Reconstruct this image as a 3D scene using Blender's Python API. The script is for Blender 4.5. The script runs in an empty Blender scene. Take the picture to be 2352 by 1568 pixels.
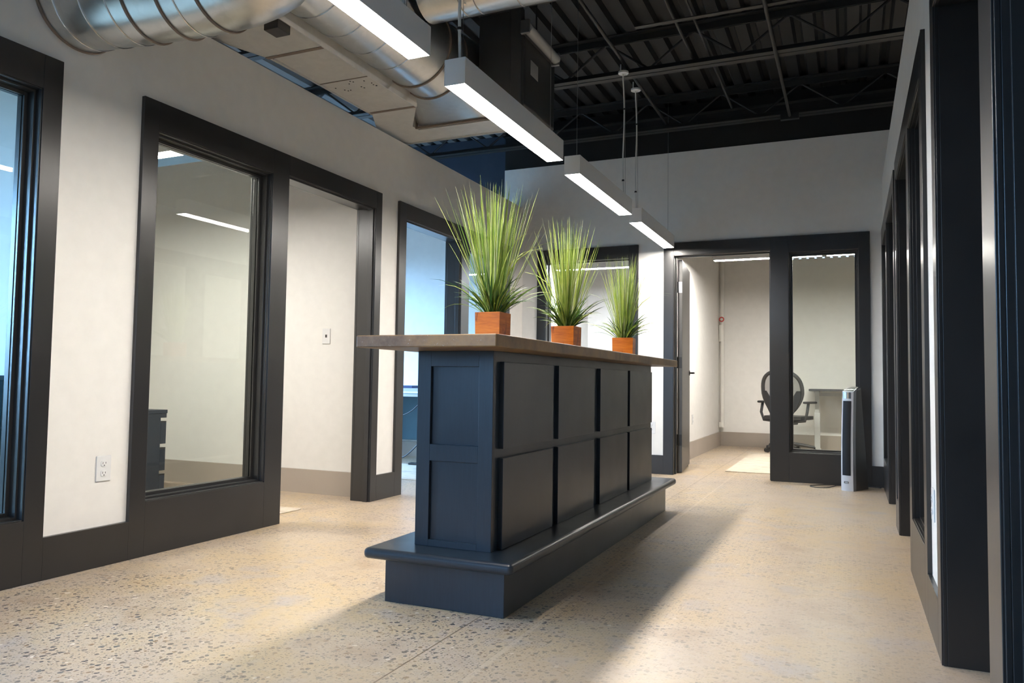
import bpy, bmesh, math, random
from mathutils import Vector, Matrix
random.seed(7)
scene = bpy.context.scene
COL = scene.collection
H = 0.8786

# ------------------------------------------------------------------ materials
def srgb(r, g, b):
    f = lambda c: (c/12.92 if c <= 0.04045 else ((c+0.055)/1.055)**2.4)
    return (f(r/255), f(g/255), f(b/255), 1)

class NT:
    def __init__(self, name):
        self.m = bpy.data.materials.new(name)
        self.m.use_nodes = True
        self.t = self.m.node_tree
        self.b = self.t.nodes['Principled BSDF']
    def n(self, typ, **kw):
        x = self.t.nodes.new(typ)
        for k, v in kw.items(): setattr(x, k, v)
        return x
    def l(self, a, b): self.t.links.new(a, b)
    def put(self, sock, v):
        if isinstance(v, bpy.types.NodeSocket): self.l(v, sock)
        else: sock.default_value = v
    def obj(self):
        return self.n('ShaderNodeTexCoord').outputs['Object']
    def mapped(self, scale):
        mp = self.n('ShaderNodeMapping'); mp.inputs['Scale'].default_value = scale
        self.l(self.obj(), mp.inputs['Vector']); return mp.outputs[0]
    def noise(self, scale, detail=4, rough=.5, vec=None):
        x = self.n('ShaderNodeTexNoise')
        x.inputs['Scale'].default_value = scale; x.inputs['Detail'].default_value = detail; x.inputs['Roughness'].default_value = rough
        self.l(vec if vec is not None else self.obj(), x.inputs['Vector'])
        return x.outputs[0]
    def ramp(self, f, stops, interp='LINEAR'):
        x = self.n('ShaderNodeValToRGB'); x.color_ramp.interpolation = interp
        e = x.color_ramp.elements
        while len(e) < len(stops): e.new(.5)
        for i, (p, c) in enumerate(stops):
            e[i].position = p; e[i].color = c if len(c) == 4 else (*c, 1)
        self.l(f, x.inputs[0]); return x.outputs[0]
    def math(self, op, a, b=None, c=None, clamp=False):
        x = self.n('ShaderNodeMath', operation=op); x.use_clamp = clamp
        self.put(x.inputs[0], a)
        if b is not None: self.put(x.inputs[1], b)
        if c is not None: self.put(x.inputs[2], c)
        return x.outputs[0]
    def mix(self, f, a, b):
        x = self.n('ShaderNodeMix', data_type='RGBA')
        self.put(x.inputs[0], f); self.put(x.inputs[6], a); self.put(x.inputs[7], b)
        return x.outputs[2]
    def bump(self, h, strength=.1, dist=.002):
        x = self.n('ShaderNodeBump'); x.inputs['Strength'].default_value = strength; x.inputs['Distance'].default_value = dist
        self.l(h, x.inputs['Height']); self.l(x.outputs[0], self.b.inputs['Normal'])
    def set(self, color=None, rough=None, metal=None, spec=None):
        if color is not None: self.put(self.b.inputs['Base Color'], color)
        if rough is not None: self.put(self.b.inputs['Roughness'], rough)
        if metal is not None: self.put(self.b.inputs['Metallic'], metal)
        if spec is not None: self.put(self.b.inputs['Specular IOR Level'], spec)
        return self

def paint(name, col, rough, bump=.0, bscale=60, var=.06, spec=.5):
    t = NT(name)
    nz = t.noise(bscale*.05+1.5, 3)
    lo = tuple(c*(1-var) for c in col[:3]) + (1,); hi = tuple(min(1, c*(1+var)) for c in col[:3]) + (1,)
    t.set(t.ramp(nz, [(.3, lo), (.7, hi)]), rough, 0, spec)
    if bump: t.bump(t.noise(bscale, 3), bump, .001)
    return t.m

M = {}
M['wall'] = paint('warm_white_wall_paint', (.865, .845, .81), .62, .06, 220, .02, .3)
M['trim'] = paint('charcoal_trim_paint', (.023, .023, .024), .29, .05, 40, .10)
M['base_grey'] = paint('greige_baseboard_paint', srgb(168, 158, 148), .5, 0, 40, .03)
M['deck_black'] = paint('black_deck_paint', (.0062, .0068, .0075), .65, 0, 30, .15)
M['joist_black'] = paint('black_joist_paint', (.0135, .0145, .0155), .5, 0, 30, .15)
M['navy_shade'] = paint('navy_shade_paint', (.03, .045, .075), .6)  # dark navy puts the shade of the upper office wall into colour
M['deck_grey'] = paint('grey_office_deck_paint', (.15, .16, .17), .6, 0, 30, .1)
M['hvac_black'] = paint('black_duct_liner', (.040, .041, .042), .45, .1, 30, .25)
M['white_plastic'] = paint('white_plastic', (.80, .80, .80), .35, 0, 40, .02)
M['white_metal'] = paint('white_powder_coat', (.88, .88, .88), .4, 0, 40, .01)
M['slot'] = paint('dark_slot', (.03, .03, .03), .6)
M['navy'] = paint('navy_cabinet_laminate', srgb(38, 46, 58), .45, 0, 30, .05)
M['black_plastic'] = paint('black_plastic', (.015, .015, .016), .4, 0, 40, .1)
M['dark_grey_plastic'] = paint('graphite_plastic', (.032, .032, .034), .42, 0, 40, .1)
M['black_metal'] = paint('black_hardware', (.012, .012, .012), .35)
M['door_grey'] = paint('grey_door_paint', (.055, .054, .052), .33, .04, 40, .08)
M['cord_white'] = paint('white_cord', (.72, .72, .70), .5)
M['cord_dark'] = paint('dark_cord', (.02, .02, .025), .5)
M['desk_dark'] = paint('dark_desk_edge', (.06, .06, .065), .5)
M['desk_frame'] = paint('pale_grey_desk_frame', (.60, .60, .59), .4)
M['desk_grey'] = paint('pale_grey_desk_laminate', (.45, .46, .47), .5)
M['teal'] = paint('dark_teal_laminate', (.030, .085, .115), .5)
M['blue_cover'] = paint('blue_notebook_cover', (.03, .05, .16), .5)
M['red'] = paint('red_valve_paint', (.45, .03, .02), .5)
M['pipe_paint'] = paint('cream_pipe_paint', (.80, .78, .73), .5)
M['soil'] = paint('dark_soil', (.02, .015, .01), .9)
M['heater_black'] = paint('black_heater_grille', (.004, .004, .006), .6, 0, 60, .06, .25)
M['heater_dark'] = paint('graphite_heater_shell', (.13, .125, .12), .35)
M['paper'] = paint('grey_paper_label', (.35, .35, .34), .7)

def island_paint():
    t = NT('slate_blue_cabinet_paint')
    st = t.noise(9, 4, .6, t.mapped((18, 18, 1)))
    t.set(t.ramp(st, [(.25, (.017, .024, .034, 1)), (.75, (.022, .031, .044, 1))]), t.ramp(t.noise(5, 3), [(.3, (.285,)*3), (.7, (.34,)*3)]), 0, .5)
    t.bump(st, .04, .0006)
    return t.m
M['island'] = island_paint()

def counter():
    t = NT('stained_concrete_top')
    a = t.noise(3.0, 6, .65); b = t.noise(26, 5, .7); c = t.noise(140, 2, .6)
    base = t.ramp(a, [(.32, (.085, .048, .026, 1)), (.45, (.165, .095, .048, 1)), (.57, (.270, .155, .060, 1)), (.74, (.105, .064, .040, 1))])
    col = t.mix(t.math('MULTIPLY', t.ramp(b, [(.45, (0, 0, 0)), (.7, (1, 1, 1))]), .4), base, (.23, .16, .095, 1))
    chips = t.ramp(c, [(.70, (0, 0, 0)), (.74, (1, 1, 1))])
    col = t.mix(t.math('MULTIPLY', chips, .7), col, (.42, .37, .32, 1))
    # the cast seam across the slab
    sp = t.n('ShaderNodeSeparateXYZ'); t.l(t.obj(), sp.inputs[0])
    seam = t.math('LESS_THAN', t.math('ABSOLUTE', t.math('SUBTRACT', sp.outputs[1], 3.94-4.0)), .004)
    col = t.mix(seam, col, (.03, .022, .018, 1))
    t.set(col, .42, 0, .45)
    t.bump(b, .15, .001)
    return t.m
M['counter'] = counter()

def galv(name, col, rough, metal=1.0):
    t = NT(name)
    v = t.n('ShaderNodeTexVoronoi'); v.inputs['Scale'].default_value = 28; t.l(t.obj(), v.inputs['Vector'])
    sep = t.n('ShaderNodeSeparateColor'); t.l(v.outputs['Color'], sep.inputs[0])
    f = t.math('ADD', t.math('MULTIPLY', sep.outputs[0], .45), t.math('MULTIPLY', t.noise(2.2, 4, .6), .55))
    lo = tuple(c*.95 for c in col)+(1,); hi = tuple(min(1, c*1.04) for c in col)+(1,)
    t.set(t.ramp(f, [(.2, lo), (.8, hi)]), t.ramp(t.noise(5, 3), [(.3, (rough-.01,)*3), (.7, (rough+.05,)*3)]), metal)
    return t.m
M['galv'] = galv('galvanised_duct_steel', (.70, .70, .69), .29)
M['galv_flat'] = galv('dull_sheet_steel', (.62, .61, .58), .45, .3)
M['sealant'] = paint('brown_duct_sealant', (.16, .125, .10), .6)
M['seam'] = galv('duct_seam_steel', (.75, .75, .76), .22)
M['chrome'] = NT('chrome').set((.75, .77, .80, 1), .12, 1).m
M['steel_wire'] = NT('steel_wire').set((.35, .35, .35, 1), .4, 1).m
M['silver'] = paint('silver_heater_plastic', (.42, .43, .46), .32, 0, 30, .02)
M['hinge_steel'] = NT('satin_hinge_steel').set((.33, .34, .36, 1), .4, .8).m

def wood():
    t = NT('orange_stained_wood')
    g = t.noise(6, 5, .6, t.mapped((1.5, 1.5, 14)))
    col = t.ramp(g, [(.25, srgb(150, 76, 8)), (.5, srgb(192, 106, 22)), (.75, srgb(210, 126, 34))])
    k = t.noise(9, 3, .7, t.mapped((3, 3, .7)))
    col = t.mix(t.ramp(k, [(.62, (0, 0, 0)), (.72, (.7, .7, .7))]), col, srgb(84, 34, 10))
    t.set(col, .42, 0, .4); return t.m
M['pot_wood'] = wood()

def leaf(name, a, b):
    t = NT(name)
    t.set(t.ramp(t.noise(22, 2), [(.3, a), (.7, b)]), .42, 0, .4)
    t.b.inputs['Subsurface Weight'].default_value = 0
    return t.m
M['leaf_yellow'] = leaf('yellow_green_blade', srgb(150, 170, 70), srgb(188, 200, 110))
M['leaf_mid'] = leaf('mid_green_blade', srgb(98, 130, 48), srgb(136, 160, 70))
M['leaf_pale'] = leaf('pale_green_blade', srgb(160, 172, 130), srgb(196, 204, 164))
M['leaf_dark'] = leaf('deep_green_leaf', srgb(34, 70, 28), srgb(72, 112, 48))

def glass():
    t = NT('clear_glass_pane')
    t.t.nodes.remove(t.b)
    tr = t.n('ShaderNodeBsdfTransparent'); tr.inputs[0].default_value = (.945, .972, .950, 1)
    gl = t.n('ShaderNodeBsdfGlossy'); gl.inputs['Roughness'].default_value = 0.0
    ge = t.n('ShaderNodeNewGeometry'); dt = t.n('ShaderNodeVectorMath', operation='DOT_PRODUCT')
    t.l(ge.outputs['Normal'], dt.inputs[0]); t.l(ge.outputs['Incoming'], dt.inputs[1])
    c = t.math('SUBTRACT', 1.0, t.math('ABSOLUTE', dt.outputs['Value']), clamp=True)
    mx = t.n('ShaderNodeMixShader')
    t.l(t.math('MULTIPLY_ADD', t.math('POWER', c, 5.0), .95, .045, clamp=True), mx.inputs[0]); t.l(tr.outputs[0], mx.inputs[1]); t.l(gl.outputs[0], mx.inputs[2])
    t.l(mx.outputs[0], t.t.nodes['Material Output'].inputs[0])
    return t.m
M['glass'] = glass()

def mesh_fabric():
    t = NT('black_mesh_weave')
    out = t.t.nodes['Material Output']
    t.set((.03, .03, .03, 1), .6)
    tr = t.n('ShaderNodeBsdfTransparent'); mx = t.n('ShaderNodeMixShader'); mx.inputs[0].default_value = .55
    t.l(tr.outputs[0], mx.inputs[1]); t.l(t.b.outputs[0], mx.inputs[2]); t.l(mx.outputs[0], out.inputs[0])
    return t.m
M['mesh'] = mesh_fabric()

def clear_plastic():
    t = NT('clear_ribbed_lens')
    out = t.t.nodes['Material Output']
    t.set((.80, .80, .78, 1), .18, 0, .6)
    tr = t.n('ShaderNodeBsdfTransparent'); mx = t.n('ShaderNodeMixShader'); mx.inputs[0].default_value = .65
    t.l(tr.outputs[0], mx.inputs[1]); t.l(t.b.outputs[0], mx.inputs[2]); t.l(mx.outputs[0], out.inputs[0])
    return t.m
M['lens'] = clear_plastic()

def emit(name, col, s):
    t = NT(name)
    t.set((.8, .8, .8, 1), .5)
    t.b.inputs['Emission Color'].default_value = (*col, 1)
    t.b.inputs['Emission Strength'].default_value = s
    return t.m
LAMP = 112.0
M['lamp_warm'] = emit('warm_white_led_diffuser', (1.0, .935, .85), LAMP)
M['lamp_cool'] = emit('cool_white_led_diffuser', (.84, .92, 1.0), LAMP*2.0)
M['lamp_office'] = emit('neutral_white_led_diffuser', (1.0, .96, .89), LAMP*1.35)

def rug_mat():
    t = NT('faded_cream_rug')
    a = t.noise(3.0, 6, .7, t.mapped((1, 3, 1))); b = t.noise(60, 2, .6)
    col = t.ramp(a, [(.35, srgb(196, 184, 166)), (.5, srgb(214, 203, 186)), (.62, srgb(176, 164, 150)), (.75, srgb(220, 210, 196))])
    t.set(t.mix(t.math('MULTIPLY', b, .25), col, srgb(150, 140, 128)), .95, 0, .1)
    t.bump(b, .4, .003); return t.m
M['rug'] = rug_mat()

def floor_mat():
    t = NT('polished_aggregate_concrete')
    P = t.obj()
    sp = t.n('ShaderNodeSeparateXYZ'); t.l(P, sp.inputs[0]); X, Y = sp.outputs[0], sp.outputs[1]
    big = t.noise(.55, 4, .55); med = t.noise(2.6, 5, .6); fine = t.noise(48, 3, .6)
    base = t.ramp(med, [(.34, srgb(172, 150, 124)), (.44, srgb(190, 172, 150)), (.55, srgb(195, 172, 136)), (.66, srgb(178, 167, 159))])
    base = t.mix(t.math('MULTIPLY', t.ramp(big, [(.40, (0, 0, 0)), (.62, (1, 1, 1))]), .65), base, srgb(184, 171, 162))
    base = t.mix(t.math('MULTIPLY', t.ramp(fine, [(.45, (0, 0, 0)), (.65, (1, 1, 1))]), .25), base, srgb(172, 146, 112))
    expo = t.ramp(t.math('ADD', t.math('MULTIPLY', t.noise(.9, 3, .5), .8), t.math('MULTIPLY', t.noise(4, 2), .2)), [(.38, (.22,)*3), (.58, (1,)*3)])
    wear = t.n('ShaderNodeMapRange'); t.l(X, wear.inputs[0]); wear.inputs[1].default_value = -1.2; wear.inputs[2].default_value = .1; wear.inputs[3].default_value = 1.0; wear.inputs[4].default_value = .38
    expo = t.math('MULTIPLY', expo, wear.outputs[0])
    def chips(scale, thr, size, col_stops, prev, amt):
        wn = t.n('ShaderNodeTexNoise'); wn.inputs['Scale'].default_value = scale*1.1; t.l(P, wn.inputs['Vector'])
        ad = t.n('ShaderNodeVectorMath', operation='MULTIPLY_ADD'); t.l(wn.outputs['Color'], ad.inputs[0])
        ad.inputs[1].default_value = (.55/scale,)*3; t.l(P, ad.inputs[2])
        v = t.n('ShaderNodeTexVoronoi'); v.voronoi_dimensions = '2D'; v.inputs['Scale'].default_value = scale; t.l(ad.outputs[0], v.inputs['Vector'])
        sc = t.n('ShaderNodeSeparateColor'); t.l(v.outputs['Color'], sc.inputs[0])
        pick = t.math('GREATER_THAN', sc.outputs[0], thr)
        rad = t.math('MULTIPLY', t.math('ADD', .35, t.math('MULTIPLY', sc.outputs[1], .65)), size)
        inside = t.math('LESS_THAN', v.outputs['Distance'], rad)
        f = t.math('MULTIPLY', t.math('MULTIPLY', pick, inside), t.math('MULTIPLY', expo, amt))
        return t.mix(f, prev, t.ramp(sc.outputs[2], col_stops, 'CONSTANT'))
    cs = [(0, srgb(78, 74, 74)), (.2, srgb(104, 94, 88)), (.4, srgb(58, 60, 68)), (.55, srgb(134, 104, 74)), (.7, srgb(88, 94, 96)), (.85, srgb(146, 134, 122))]
    c = chips(44, .68, .44, cs, base, .92)
    c = chips(95, .60, .42, cs, c, .80)
    c = chips(170, .62, .46, [(0, srgb(140, 122, 104)), (.4, srgb(170, 146, 116)), (.7, srgb(128, 120, 114))], c, .5)
    c = chips(30, .965, .28, [(0, srgb(222, 212, 200)), (.6, srgb(216, 200, 184))], c, .8)
    def line(coord, at, w, col, a, c):
        f = t.math('LESS_THAN', t.math('ABSOLUTE', t.math('SUBTRACT', coord, at)), w)
        return t.mix(t.math('MULTIPLY', f, a), c, col)
    c = line(X, -1.275, .0028, srgb(120, 98, 76), .85, c)
    c = line(X, -1.045, .010, srgb(214, 198, 178), .28, c)
    wob = t.math('ADD', Y, t.math('MULTIPLY', t.noise(1.3, 2), .05))
    c = line(wob, 3.555, .0022, srgb(140, 122, 102), .5, c)
    c = line(wob, 4.32, .0020, srgb(110, 96, 82), .6, c)
    c = line(X, -4.6, .003, srgb(120, 98, 76), .8, c)
    t.set(c, t.math('MULTIPLY_ADD', t.noise(3.2, 4), .10, .285), 0, .5)
    t.bump(t.noise(9, 3), .05, .002)
    return t.m
M['floor'] = floor_mat()

# ------------------------------------------------------------------ mesh helpers
class MB:
    def __init__(self): self.bm = bmesh.new(); self.mi = 0
    def mat(self, i): self.mi = i; return self
    def face(self, vs):
        try:
            f = self.bm.faces.new(vs); f.material_index = self.mi; return f
        except ValueError: return None
    def box(self, x0, x1, y0, y1, z0, z1):
        x0, x1 = sorted((x0, x1)); y0, y1 = sorted((y0, y1)); z0, z1 = sorted((z0, z1))
        v = [self.bm.verts.new(p) for p in ((x0,y0,z0),(x1,y0,z0),(x1,y1,z0),(x0,y1,z0),(x0,y0,z1),(x1,y0,z1),(x1,y1,z1),(x0,y1,z1))]
        for q in ((0,3,2,1),(4,5,6,7),(0,1,5,4),(1,2,6,5),(2,3,7,6),(3,0,4,7)): self.face([v[i] for i in q])
        return self
    def obox(self, c, size, rz=0, rx=0, ry=0):
        R = Matrix.Translation(c) @ Matrix.Rotation(rz, 4, 'Z') @ Matrix.Rotation(ry, 4, 'Y') @ Matrix.Rotation(rx, 4, 'X')
        hx, hy, hz = (s/2 for s in size)
        v = [self.bm.verts.new(R @ Vector(p)) for p in ((-hx,-hy,-hz),(hx,-hy,-hz),(hx,hy,-hz),(-hx,hy,-hz),(-hx,-hy,hz),(hx,-hy,hz),(hx,hy,hz),(-hx,hy,hz))]
        for q in ((0,3,2,1),(4,5,6,7),(0,1,5,4),(1,2,6,5),(2,3,7,6),(3,0,4,7)): self.face([v[i] for i in q])
        return self
    def tube(self, path, r, n=12, caps=True, closed=False):
        path = [Vector(p) for p in path]; rs = r if isinstance(r, (list, tuple)) else [r]*len(path)
        rings = []; prev = None; N = len(path)
        for i, p in enumerate(path):
            if closed: t = path[(i+1) % N]-path[i-1]
            else: t = path[min(i+1, N-1)]-path[max(i-1, 0)]
            t.normalize()
            if prev is None:
                a = Vector((0, 0, 1)) if abs(t.z) < .9 else Vector((1, 0, 0))
                u = t.cross(a).normalized()
            else: u = (prev - t*prev.dot(t)).normalized()
            prev = u; w = t.cross(u)
            rings.append([self.bm.verts.new(p + (u*math.cos(2*math.pi*k/n)+w*math.sin(2*math.pi*k/n))*rs[i]) for k in range(n)])
        for i in range(N if closed else N-1):
            a, b = rings[i], rings[(i+1) % N]
            for k in range(n): self.face([a[k], a[(k+1) % n], b[(k+1) % n], b[k]])
        if caps and not closed: self.face(rings[0][::-1]); self.face(rings[-1])
        return self
    def ring(self, c, axis, R, r, n=40, m=6):
        c = Vector(c); t = Vector(axis).normalized()
        a = Vector((0, 0, 1)) if abs(t.z) < .9 else Vector((1, 0, 0))
        u = t.cross(a).normalized(); w = t.cross(u)
        return self.tube([c+(u*math.cos(2*math.pi*k/n)+w*math.sin(2*math.pi*k/n))*R for k in range(n)], r, m, closed=True)
    def cyl(self, a, b, r, n=16): return self.tube([a, b], r, n)
    def loft(self, loops, cap=True):
        rows = [[self.bm.verts.new(p) for p in L] for L in loops]; n = len(rows[0])
        for a, b in zip(rows, rows[1:]):
            for k in range(n): self.face([a[k], a[(k+1) % n], b[(k+1) % n], b[k]])
        if cap: self.face(rows[0][::-1]); self.face(rows[-1])
        return self
    def prism(self, poly, z0, z1): return self.loft([[(x, y, z0) for x, y in poly], [(x, y, z1) for x, y in poly]])
    def build(self, name, mats, parent=None, bevel=0, smooth=False, seg=2, recalc=True):
        if recalc: bmesh.ops.recalc_face_normals(self.bm, faces=self.bm.faces)
        off = parent_loc(parent)
        if off.length: bmesh.ops.translate(self.bm, verts=self.bm.verts, vec=-off)
        me = bpy.data.meshes.new(name); self.bm.to_mesh(me); self.bm.free()
        for m in (mats if isinstance(mats, list) else [mats]): me.materials.append(M[m])
        o = bpy.data.objects.new(name, me); COL.objects.link(o)
        if parent: o.parent = parent
        if smooth:
            for p in me.polygons: p.use_smooth = True
            md = o.modifiers.new('split', 'EDGE_SPLIT'); md.split_angle = math.radians(40)
        if bevel:
            md = o.modifiers.new('bevel', 'BEVEL'); md.width = bevel; md.segments = seg; md.limit_method = 'ANGLE'
        return o

def parent_loc(p):
    v = Vector((0, 0, 0))
    while p is not None: v = v + p.location; p = p.parent
    return v

def tag(o, label, cat, group=None, kind=None):
    o['label'] = label; o['category'] = cat
    if group: o['group'] = group
    if kind: o['kind'] = kind
    return o
def thing(name, label, cat, loc=(0, 0, 0), group=None, kind=None):
    o = bpy.data.objects.new(name, None); COL.objects.link(o); o.location = loc; o.empty_display_size = .1
    return tag(o, label, cat, group, kind)
def struct(name, mb, mat, label, cat, bevel=0, smooth=False):
    return tag(mb.build(name, mat, None, bevel, smooth), label, cat, None, 'structure')
def copy_tree(o, parent=None):
    c = o.copy(); COL.objects.link(c)
    if parent: c.parent = parent
    for ch in list(o.children): copy_tree(ch, c)
    return c

# ------------------------------------------------------------------ the shell
XL, XR, YB = -3.195, 0.274, 7.53          # wall faces
T = .125
ZO, ZT, ZB, ZG, ZS = 2.132, 2.262, .183, 2.108, .272
ZW = 2.735; ZD = 3.634

struct('floor', MB().box(-6.9, 3.4, -2.7, 11.7, -.1, 0), 'floor', 'polished tan concrete floor with exposed aggregate chips', 'floor')

class Wall:                                # local frame: s along the wall, d out of its face into the corridor
    def __init__(self, kind): self.k = kind; self.ct = .016 if kind == 'R' else .022
    def P(self, s, d, z):
        return {'L': (XL+d, s, z), 'R': (XR-d, s, z), 'B': (s, YB-d, z)}[self.k]
    def box(self, mb, s0, s1, d0, d1, z0, z1):
        a, b = self.P(s0, d0, z0), self.P(s1, d1, z1)
        return mb.box(a[0], b[0], a[1], b[1], a[2], b[2])
    def wall(self, s0, s1, top, openings, t=T):
        mb = MB(); cur = s0
        for a, b, z0, z1 in sorted(openings):
            if a > cur: self.box(mb, cur, a, -t, 0, 0, top)
            if z0 > 0: self.box(mb, a, b, -t, 0, 0, z0)
            self.box(mb, a, b, -t, 0, z1, top); cur = b
        if cur < s1: self.box(mb, cur, s1, -t, 0, 0, top)
        return mb
WL, WR, WB = Wall('L'), Wall('R'), Wall('B')
CT = .022                                  # casing thickness
LIN = .014                                 # jamb liner thickness
# (wall, s0, s1, doors, windows, what it is)
UNITS = [
 (WL, .14, 2.2585, [(.235, 1.18)], [(1.335, 2.165)], 'left wall nearest the camera, around the blue office'),
 (WL, 2.687, 4.797, [(3.768, 4.714)], [(2.782, 3.612)], 'left wall beside the white outlet'),
 (WL, 5.044, 7.155, [(5.15, 6.081)], [(6.243, 7.06)], 'left wall behind the big grass plant'),
 (WR, .80, 2.935, [(1.888, 2.83)], [(.89, 1.725)], 'right wall at the picture edge'),
 (WR, 3.30, 5.25, [(4.22, 5.165)], [(3.42, 4.07)], 'right wall, second from the camera'),
 (WR, 5.42, 7.48, [(5.515, 6.51)], [(6.66, 7.39)], 'right wall next to the tower heater corner'),
 (WB, -3.018, -1.933, [(-2.915, -2.03)], [], 'back wall behind the two smaller plants'),
 (WB, -1.677, .167, [(-1.576, -.681)], [(-.513, .069)], 'back wall behind the tower heater'),
]
def openings(w): 
    r = []
    for u in UNITS:
        if u[0] is w:
            r += [(a-LIN, b+LIN, 0, ZO+LIN) for a, b in u[3]] + [(a-LIN, b+LIN, ZS-LIN, ZG+LIN) for a, b in u[4]]
    return r
struct('wall_left', WL.wall(-2.6, YB, ZW, openings(WL)), 'wall', 'long warm white corridor wall with blue-lit office windows', 'wall')
struct('wall_right', WR.wall(-2.6, YB, ZW, openings(WR)), 'wall', 'steeply receding white wall of dark doorways facing the island', 'wall')
struct('wall_back', WB.wall(-3.29, .42, 3.166, openings(WB)), 'wall', 'tall warm white end wall behind the tower heater', 'wall')

for i, (w, s0, s1, doors, wins, where) in enumerate(UNITS):
    mb = MB()
    ops = sorted([(a, b, 'd') for a, b in doors] + [(a, b, 'w') for a, b in wins])
    CT = w.ct
    RV = .005                               # reveal between jamb edge and casing
    for d0, d1 in ((0, CT), (-T-CT, -T)):
        cur = s0
        for a, b, k in ops:
            w.box(mb, cur, a-RV, d0, d1, 0, ZT)
            w.box(mb, a-RV, b+RV, d0, d1, (ZO if k == 'd' else ZG)+RV, ZT)
            if k == 'w': w.box(mb, a-RV, b+RV, d0, d1, 0, ZS-RV)
            cur = b+RV
        w.box(mb, cur, s1, d0, d1, 0, ZT)
    for a, b, k in ops:                     # jamb liners and stops
        zt = ZO if k == 'd' else ZG; zb = 0 if k == 'd' else ZS
        for q0, q1 in ((a-LIN, a), (b, b+LIN)): w.box(mb, q0, q1, -T, 0, zb, zt+LIN); 
        for q0, q1 in ((a-RV, a), (b, b+RV)): w.box(mb, q0, q1, 0, CT-.005, zb, zt+RV); w.box(mb, q0, q1, -T-CT+.005, -T, zb, zt+RV)
        w.box(mb, a, b, -T, 0, zt, zt+LIN); w.box(mb, a, b, 0, CT-.005, zt, zt+RV); w.box(mb, a, b, -T-CT+.005, -T, zt, zt+RV)
        SA, SB = (-.032, .006) if w is WL else (-.085, -.050)
        if k == 'd' and w is not WR:
            for q0, q1 in ((a, a+.011), (b-.011, b)): w.box(mb, q0, q1, SA, SB, 0, zt)
            w.box(mb, a+.011, b-.011, SA, SB, zt-.011, zt)
        if k == 'w':
            w.box(mb, a, b, -T, 0, zb-LIN, zb); w.box(mb, a, b, 0, CT-.005, zb-RV, zb); w.box(mb, a, b, -T-CT+.005, -T, zb-RV, zb)
    struct('trim_%d' % (i+1), mb, 'trim', 'charcoal painted casing of the door and glass unit on the ' + where, 'trim', bevel=.0015)
    for a, b in wins:
        c = w.P((a+b)/2, -.05, ZS)
        t = thing('window_%d' % (i+1), 'tall fixed glass pane in charcoal stops on the ' + where, 'window', c, kind='structure')
        m = MB()
        for d0, d1, p in ((-.055, -.015, .010), (-.0665, -.055, .026), (-.100, -.0735, .026)):
            w.box(m, a, a+p, d0, d1, ZS, ZG); w.box(m, b-p, b, d0, d1, ZS, ZG)
            w.box(m, a+p, b-p, d0, d1, ZS, ZS+p); w.box(m, a+p, b-p, d0, d1, ZG-p, ZG)
        m.build('window_frame', 'trim', t, bevel=.001)
        m = MB(); w.box(m, a+.002, b-.002, -.0725, -.0675, ZS+.002, ZG-.002); m.build('glass_pane', 'glass', t)

# corridor baseboards between the units
def bboard(name, w, segs, label):
    mb = MB()
    for a, b in segs: w.box(mb, a, b, 0, w.ct, 0, ZB)
    struct(name, mb, 'trim', label, 'baseboard', bevel=.0015)
bboard('baseboard_left', WL, [(2.2585, 2.687), (4.797, 5.044), (7.155, YB), (-2.6, .14)], 'charcoal baseboard between the door units of the left wall')
bboard('baseboard_right', WR, [(-2.6, .80), (2.935, 3.30), (5.25, 5.42), (7.48, YB)], 'charcoal baseboard between the dark doorways of the right wall')
bboard('baseboard_back', WB, [(-3.195, -3.018), (-1.933, -1.677), (.167, XR)], 'charcoal baseboard at the foot of the end wall')

# offices on the left: partitions, outer wall with daylight windows
XI = XL - T
struct('wall_partition', MB().box(-6.7, XI, 4.872, 4.99, 0, 2.72), 'wall', 'office wall seen through the window and doorway beside the outlet', 'wall')
struct('wall_partition', MB().box(-6.7, XI, 2.42, 2.53, 0, 2.72), 'wall', 'blue-lit office wall behind the window at the left picture edge', 'wall')
struct('wall_partition', MB().box(-6.7, -3.29, 7.78, 7.9, 0, 2.70), 'wall', 'blue-lit far wall of the office behind the big grass plant', 'wall')
mb = MB()
cur = -2.7
for a, b in ((-.9, 2.0), (5.25, 7.5)):
    mb.box(-6.82, -6.7, cur, a, 0, ZD); mb.box(-6.82, -6.7, a, b, 0, .75); mb.box(-6.82, -6.7, a, b, 2.45, ZD); cur = b
mb.box(-6.82, -6.7, cur, 11.7, 0, ZD)
struct('wall_exterior', mb, 'wall', 'outer wall of the left offices with two daylight windows', 'wall')
for k, (a, b) in enumerate(((-.9, 2.0), (5.25, 7.5))):
    t = thing('window_%d' % (k+10), ['daylight window of the office nearest the camera', 'daylight window of the far left office'][k], 'window', (-6.76, (a+b)/2, .75), kind='structure')
    m = MB()
    for q in (a, (a+b)/2-.025, b-.05): m.box(-6.80, -6.74, q, q+.05, .75, 2.45)
    m.box(-6.80, -6.74, a, b, .75, .80); m.box(-6.80, -6.74, a, b, 2.40, 2.45)
    m.build('window_frame', 'trim', t)
    m = MB(); m.box(-6.772, -6.768, a, b, .75, 2.45); m.build('glass_pane', 'glass', t)
struct('upper_wall_shade', MB().box(-6.7, -3.42, 7.77, 7.9, 2.70, ZD), 'navy_shade', 'top of the far left office wall, its shade painted dark navy', 'beam')  # upper office wall piece, low light painted on as navy
t = thing('window_12', 'small unseen daylight window added in the wall behind the camera', 'window', (-2.7, -2.65, 1.1), kind='structure')  # unseen window, added to bring daylight onto faces turned toward the camera
m = MB(); m.box(-3.1, -3.05, -2.68, -2.62, 1.1, 2.6).box(-2.60, -2.55, -2.68, -2.62, 1.1, 2.6).box(-3.05, -2.60, -2.68, -2.62, 1.1, 1.15).box(-3.05, -2.60, -2.68, -2.62, 2.55, 2.6)
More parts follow.
